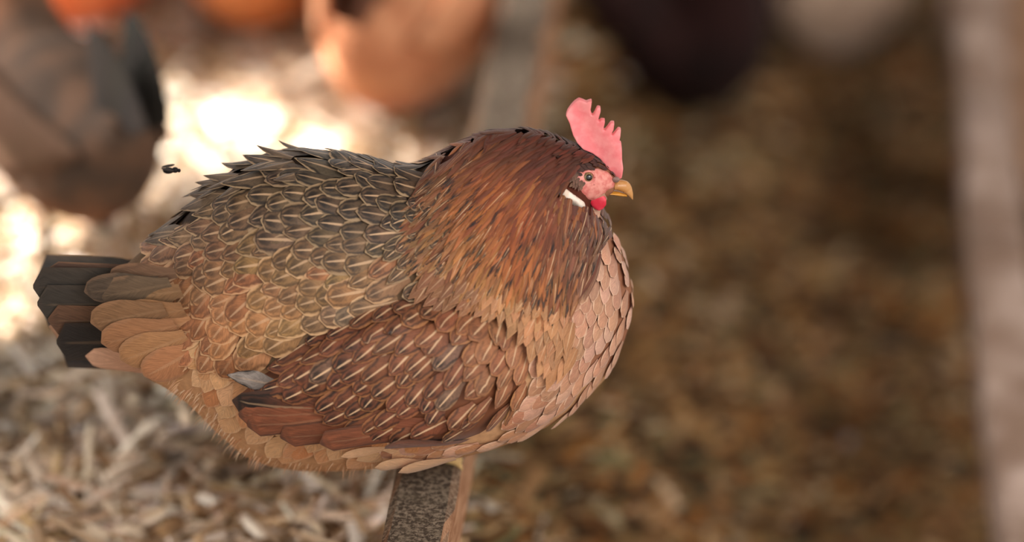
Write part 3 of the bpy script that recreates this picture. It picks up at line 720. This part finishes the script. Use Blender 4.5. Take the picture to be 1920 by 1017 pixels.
FACE = [(1062, 334), (1072, 322), (1085, 317), (1121, 313), (1143, 320), (1158, 338), (1156, 352), (1140, 358), (1134, 370), (1118, 380), (1104, 377), (1090, 362), (1078, 348)]
mb = MB(); vs, fs = patch(FACE, bvh_body, .0016); mb.add(vs, fs); mb.add([(p.x, -p.y, p.z) for p in vs], [f[::-1] for f in fs]); hb(mb, 'face', SKIN)
P, N = cast(bvh_body, 1102, 332); N = (N+Vector((0, -1, .1))).normalized()
q = Vector((0, 0, 1)).rotation_difference(N).to_matrix()
k = Nodes('iris'); eye_m = k.done(k.mix(k.step(.4, .6, k.noise(k.coord(), 700)), lin((104, 84, 56)), lin((150, 124, 88))), .08, .6)
blk = Nodes('pupil').done(lin((16, 14, 14)), .05, .8)
for s in (1, -1):
    e = MB(); vs, fs = ell_geo(P+N*.0003, (.0037, .0036, .0026), q, 20, 12)
    mv = lambda L: [Vector((p.x, p.y*s, p.z)) for p in L]
    e.add(mv(vs), fs); eo = hb(e, 'eye', eye_m)
    e = MB(); vs, fs = ell_geo(P+N*.0019+RT*.0004, (.0025, .0024, .0013), q, 16, 8); e.add(mv(vs), fs); hb(e, 'pupil', blk, eo)
    e = MB(); c_ = [P+N*.0012+q @ Vector((math.cos(t)*.0046, math.sin(t)*.0042, -.0004)) for t in [2*math.pi*i/24 for i in range(25)]]
    vs, fs = tube_geo(c_, [.0009]*25, 6); e.add(mv(vs), fs); hb(e, 'eyelid', SKIN)
# beak
HORN = Nodes('beak_horn'); HORN = HORN.done(HORN.mix(HORN.step(.35, .65, HORN.noise(HORN.coord(), 140, 3)), lin((190, 132, 74)), lin((204, 152, 98))), .3, .5)
HORN2 = Nodes('beak_base'); HORN2 = HORN2.done(lin((204, 140, 50)), .35, .5)
UPB = [(1150, 340, 358, 12), (1156, 338, 358, 13), (1165, 339, 361, 12), (1173, 341, 366, 10), (1179, 346, 371, 6.5), (1183, 354, 375, 3.5), (1184.5, 364, 376, 1.2)]
LOB = [(1134, 354, 366, 15), (1146, 356, 367, 12), (1158, 359, 369, 8.5), (1168, 363, 370, 5), (1175, 366, 370, 1.5)]
mb = MB(); vs, fs = loft_geo([ring(u, *interp(UPB, u), n=20) for u in [1150+1.4*i for i in range(26)]]); mb.add(vs, fs); ub = hb(mb, 'upper_beak', HORN)
mb = MB(); vs, fs = loft_geo([ring(u, *interp(LOB, u), n=18) for u in [1134+2*i for i in range(21)]]); mb.add(vs, fs); hb(mb, 'lower_beak', HORN2)
mb = MB()
for s in (1, -1):
    p = bpy_(1155, 337, -.006); vs, fs = ell_geo((p.x, p.y*s, p.z), (.0026, .0016, .0022), None, 14, 9); mb.add(vs, fs)
hb(mb, 'nostril', mottled('nostril_skin', (120, 96, 88), (150, 120, 112), 300), ub)
def slab(poly_px, th, voxel=.0011, y0=0.0, bulge=None):
    """a fleshy flat organ: outline in the bird's own middle plane, given thickness and rounded"""
    pts = [bpy_(u, v, y0) for u, v in poly_px]; n = len(pts)
    vs = [p+Vector((0, -th/2, 0)) for p in pts]+[p+Vector((0, th/2, 0)) for p in pts]
    fs = [tuple(range(n)), tuple(range(2*n-1, n-1, -1))]+[(i, i+n, (i+1) % n+n, (i+1) % n) for i in range(n)]
    return remesh([(vs, fs)], voxel, 2)
z1 = lambda L: [(1000+x/3.633, 160+y/3.633) for x, y in L]
comb_px = z1([(222, 200), (232, 172), (252, 146), (280, 115), (310, 93), (335, 98), (360, 108), (380, 96), (398, 94), (394, 130), (388, 165), (400, 205), (415, 180), (434, 138), (456, 140), (458, 165), (446, 205), (438, 240), (440, 268), (458, 222), (488, 226), (484, 255), (474, 290), (482, 302), (505, 272), (528, 242), (552, 248), (546, 290), (528, 325), (516, 352), (545, 322), (576, 288), (597, 294), (592, 340), (584, 375), (598, 385), (603, 430), (604, 500), (612, 560), (602, 625), (575, 640), (545, 600), (500, 560), (455, 500), (400, 460), (340, 430), (300, 385), (270, 330), (246, 250)])
mb = MB(); vs, fs = slab(comb_px, .0056, .0006); 
vs = [Vector((p.x, p.y+.0016*math.sin(p.x*190+p.z*90), p.z)) for p in vs]; mb.add(vs, fs); hb(mb, 'comb', COMB)
wat = z1([(372, 770), (420, 745), (480, 748), (498, 775), (496, 812), (476, 838), (448, 852), (420, 842), (392, 815)])
wat2 = z1([(352, 795), (385, 805), (410, 830), (430, 870), (436, 898), (420, 892), (385, 855), (360, 820)])
for s in (1, -1):
    mb = MB(); vs, fs = slab(wat, .0045, .001, y0=-.0095); mb.add([Vector((p.x, p.y*s, p.z)) for p in vs], fs)
    vs, fs = slab(wat2, .004, .001, y0=-.0065); mb.add([Vector((p.x, p.y*s, p.z)) for p in vs], fs); hb(mb, 'wattle', WATT)
lobe = z1([(160, 685), (172, 672), (200, 700), (240, 735), (290, 775), (340, 815), (350, 835), (335, 856), (310, 850), (270, 815), (220, 790), (185, 765), (165, 730)])
for s in (1, -1):
    mb = MB(); vs, fs = patch(lobe, bvh_body, .0042, dome=.0012); mb.add([Vector((p.x, p.y*s, p.z)) for p in vs], fs); hb(mb, 'ear_lobe', LOBE)
# legs, folded on the perch
LEGM = mottled('leg_scale', (196, 160, 104), (220, 186, 130), 200, .6, .3, .3)
for y in (.002, .046):
    bx = beam_x(y)-.004
    mb = MB(); vs, fs = tube_geo([(bx-.03, y, PZ+.05), (bx-.012, y, PZ+.025), (bx, y, PZ+.0055)], [.006, .0052, .005], 10); mb.add(vs, fs)
    for dy, dxs in ((-.009, 1), (.001, 1), (.011, 1), (0, -1)):
        vs, fs = tube_geo([(bx, y, PZ+.0055), (bx+dxs*.009, y+dy*.6, PZ+.005), (bx+dxs*.017, y+dy, PZ+.0042), (bx+dxs*.0235, y+dy, PZ+.0015), (bx+dxs*.0262, y+dy, PZ-.005)], [.0042, .004, .0036, .003, .001], 8); mb.add(vs, fs)
    hb(mb, 'leg', LEGM)
tag(hen, 'sharp brown hen with pink comb and orange neck, sitting on the grey perch', 'hen')

# ------------------------------------------------------------------ hens behind
def spine_loft(path, n=20):
    """path: list of (x, z, half height, half width)"""
    rings = []
    for i, (x, z, a, b) in enumerate(path):
        q0, q1 = path[max(i-1, 0)], path[min(i+1, len(path)-1)]; t = Vector((q1[0]-q0[0], 0, q1[1]-q0[1])).normalized(); up = Vector((-t.z, 0, t.x))
        rings.append([Vector((x, 0, z))+up*(a*math.cos(2*math.pi*k/n))+Vector((0, b*math.sin(2*math.pi*k/n), 0)) for k in range(n)])
    return loft_geo(rings)
def smooth_path(pts, m=5):
    out = []
    for i in range(len(pts)-1):
        p0, p1, p2, p3 = pts[max(i-1, 0)], pts[i], pts[i+1], pts[min(i+2, len(pts)-1)]
        for k in range(m):
            t = k/m; out.append(tuple(.5*((2*b)+(c-a)*t+(2*a-5*b+4*c-d)*t*t+(3*b-a-3*c+d)*t**3) for a, b, c, d in zip(p0, p1, p2, p3)))
    return out+[pts[-1]]
def far_hen(label, loc, rz, cols, leg_h=.09, scale=1.0, legcol=(120, 116, 96)):
    """a whole bird standing (or sitting when leg_h is small): facing +x in its own frame"""
    root = empty('hen', loc, rz); root.scale = (scale,)*3
    h = leg_h
    path = smooth_path([(-.17, h+.15, .02, .02), (-.13, h+.115, .055, .05), (-.06, h+.085, .088, .082), (.02, h+.085, .095, .088), (.09, h+.115, .085, .07), (.125, h+.17, .055, .045), (.135, h+.23, .034, .03), (.145, h+.27, .028, .024), (.165, h+.285, .024, .02), (.185, h+.283, .012, .011)])
    vs, fs = remesh([spine_loft(path)], .005, 3)
    mb = MB(); cs = []
    for p in vs:
        f = noise.noise(p*26)*.5+.5
        c = mixc(cols[0], cols[1], sstep(.3, .75, f)); c = mixc(c, cols[2], sstep(h+.06, h+.0, p.z)*.9); c = mixc(c, cols[3], sstep(.07, .13, p.x)*sstep(h+.08, h+.16, p.z)); cs.append(c)
    mb.add(vs, fs, base=cs); mb.build('body', vcol_mat('far_plumage', .85, 60, .25), root)
    ft = vcol_mat('far_feather', .8, 80, .2)
    for i in range(6):
        a = .55+.17*i; A = Vector((-.12, 0, h+.13)); d = Vector((-math.cos(a), 0, math.sin(a)))
        for s in (1, -1):
            sdv = d.cross(Vector((0, 1, 0))); v4 = []; f4 = []
            for k in range(6):
                t = k/5; w_ = .026*(.5+.5*t) if t < .9 else .02
                for jx in (-1, 0, 1): v4.append(A+d*(t*.13)+sdv*(jx*w_)+Vector((0, s*(.003+.002*i+.01*t+(.003 if jx == 0 else 0)), 0)))
            f4 = [(k*3+j, k*3+j+1, k*3+j+4, k*3+j+3) for k in range(5) for j in range(2)]
            m = MB(); m.add(v4, f4, base=vary(cols[4], .15)); m.build('tail_feather', ft, root)
    for s in (1, -1):
        wp = smooth_path([(.085, h+.125, .012, .006), (.06, h+.12, .045, .012), (0, h+.105, .056, .016), (-.06, h+.105, .045, .014), (-.12, h+.115, .018, .008), (-.15, h+.12, .004, .003)])
        vs, fs = spine_loft(wp, 14); m = MB(); m.add([Vector((p.x, p.y*s+s*(.083-.25*max(0, abs(p.x)-.02)*.9), p.z)) for p in vs], fs, base=[vary(cols[1], .08) for _ in vs]); m.build('wing', ft, root)
        m = MB(); pts = [(-.0, s*.032, h+.03), (-.012, s*.034, h*.55+.012), (.004, s*.034, .012)]
        if h < .04: pts = [(0, s*.03, h+.03), (.0, s*.032, h*.6+.012), (.002, s*.032, .012)]
        vs, fs = tube_geo(pts, [.012, .007, .0065], 10); m.add(vs, fs)
        for a in (-.5, 0, .5, math.pi):
            L = .045 if a != math.pi else .022
            vs, fs = tube_geo([(.004, s*.034, .01), (.004+math.cos(a)*L*.6, s*.034+math.sin(a)*L*.6, .009), (.004+math.cos(a)*L, s*.034+math.sin(a)*L, .004)], [.0058, .005, .002], 8); m.add(vs, fs)
        m.build('leg', mottled('far_leg', tuple(int(x*.85) for x in legcol), legcol, 60), root)
        m = MB(); vs, fs = ell_geo((.168, s*.0205, h+.289), (.0045, .003, .0045)); m.add(vs, fs); m.build('eye', blk, root)
        m = MB(); vs, fs = ell_geo((.172, s*.008, h+.25), (.008, .003, .013)); m.add(vs, fs); m.build('wattle', WATT, root)
    m = MB(); vs, fs = spine_loft([(.178, h+.283, .010, .008), (.195, h+.279, .007, .005), (.207, h+.273, .002, .0015)], 12); m.add(vs, fs); m.build('beak', HORN, root)
    pts = [(.186, .292), (.187, .312), (.178, .302), (.172, .325), (.163, .308), (.155, .33), (.147, .312), (.138, .326), (.132, .306), (.135, .292)]
    n = len(pts); v4 = [Vector((x, -.003, h+z)) for x, z in pts]+[Vector((x, .003, h+z)) for x, z in pts]
    f4 = [tuple(range(n)), tuple(range(2*n-1, n-1, -1))]+[(i, i+n, (i+1) % n+n, (i+1) % n) for i in range(n)]
    vs, fs = remesh([(v4, f4)], .0015, 2); m = MB(); m.add(vs, fs); m.build('comb', COMB, root)
    tag(root, label, 'hen', 'hens on the ground behind the perch')
    return root
def ground(u, v):
    p = bp(u, v, BED)
    for _ in range(4): p = bp(u, v, floor_z(p.x, p.y))
    return p
L3 = lambda *c: [lin(x) for x in c]
g = ground(138, 500); far_hen('dark-bellied brown hen standing on straw, its two legs above the tail', (g.x, g.y, g.z), math.radians(120), L3((74, 60, 50), (96, 72, 56), (128, 84, 58), (134, 90, 64), (62, 58, 54)), .088, .77, (58, 58, 50))
g = ground(765, 222); far_hen("pale orange hen standing just left of the perch", (g.x, g.y, g.z), math.radians(75), L3((190, 126, 90), (206, 146, 108), (190, 136, 116), (140, 84, 60), (100, 62, 46)), .04, .84)
g = ground(505, 62); far_hen('orange hen at the top edge above the sunlit straw', (g.x, g.y, g.z), math.radians(80), L3((176, 108, 64), (190, 122, 78), (170, 106, 70), (150, 84, 50), (90, 60, 44)), .035, .9)
g = ground(1266, 180); far_hen('dark maroon hen sitting on the brown litter', (g.x, g.y, g.z), math.radians(-75), L3((30, 17, 16), (42, 22, 20), (28, 17, 16), (40, 19, 17), (18, 14, 14)), .012, .98)
g = ground(170, 10); far_hen('bright orange hen glimpsed over the back of the dark-bellied hen', (g.x, g.y, g.z), math.radians(70), L3((214, 110, 66), (226, 130, 84), (214, 130, 100), (220, 100, 60), (150, 80, 56)), .0, .95)
g = ground(1575, 96); far_hen('pale grey-white hen at the top edge beyond the dark one', (g.x, g.y, g.z), math.radians(60), L3((176, 150, 130), (190, 164, 144), (172, 164, 162), (180, 150, 128), (40, 34, 32)), .02, .75)

# small things ---------------------------------------------------------
def feather_thing(u, v, L, W, a, label, col):
    p = ground(u, v); m = MB(); vs, uvs = [], []
    for i in range(9):
        s = i/8; w_ = max(.05, profile('oval', s))*W/2
        for j in range(5):
            t = -1+j*.5; vs.append(Vector(((s-.5)*L, t*w_, .004+.006*math.sin(s*3.14)+.25*w_*(1-t*t)))); uvs.append(((t+1)/2, s))
    m.add(vs, [(i*5+j, i*5+j+1, i*5+j+6, i*5+j+5) for i in range(8) for j in range(4)], base=col, uv=uvs, pat=(.2, 0, .2), rim=lin((240, 230, 224)))
    o = m.build('feather', PLUME); o.location = p+Vector((0, 0, .012)); o.rotation_euler = (0, .0, a); tag(o, label, 'feather', 'loose feathers on the litter')
feather_thing(1195, 168, .05, .035, .4, 'pale loose feather on litter behind the tip of the comb', lin((206, 190, 176)))
feather_thing(1590, 860, .014, .012, 1.2, 'tiny white loose feather alone on the brown litter', lin((150, 142, 140)))
feather_thing(1075, 112, .03, .03, .9, 'round whitish loose feather against the perch, above the comb', lin((190, 196, 180)))
feather_thing(905, 992, .02, .028, .9, 'whitish loose feather touching the perch at the bottom edge', lin((196, 186, 170)))

# the fly in the air left of the hen
p = bpy_(323, 320, -.03); fly = empty('fly', p); fly.scale = (1.5, 1.5, 1.5); fm = mottled('fly_body', (16, 14, 14), (26, 22, 22), 900, .6, .2)
m = MB(); vs, fs = ell_geo((-.0018, 0, 0), (.0026, .0016, .0015)); m.add(vs, fs); vs, fs = ell_geo((.0013, 0, .0003), (.0016, .0014, .0014)); m.add(vs, fs); vs, fs = ell_geo((.0031, 0, 0), (.0008, .0011, .0009)); m.add(vs, fs)
m.build('body', fm, fly)
wk = Nodes('fly_wing'); wm = wk.done(lin((52, 46, 42)), .6, .2)
for s in (1, -1):
    m = MB(); vs, fs = ell_geo((-.002, s*.0021, .0014), (.0034, .0013, .00012), Matrix.Rotation(s*.5, 3, 'Z')); m.add(vs, fs); m.build('wing', wm, fly)
tag(fly, 'small dark fly hovering in the air behind the hen\'s back', 'fly')
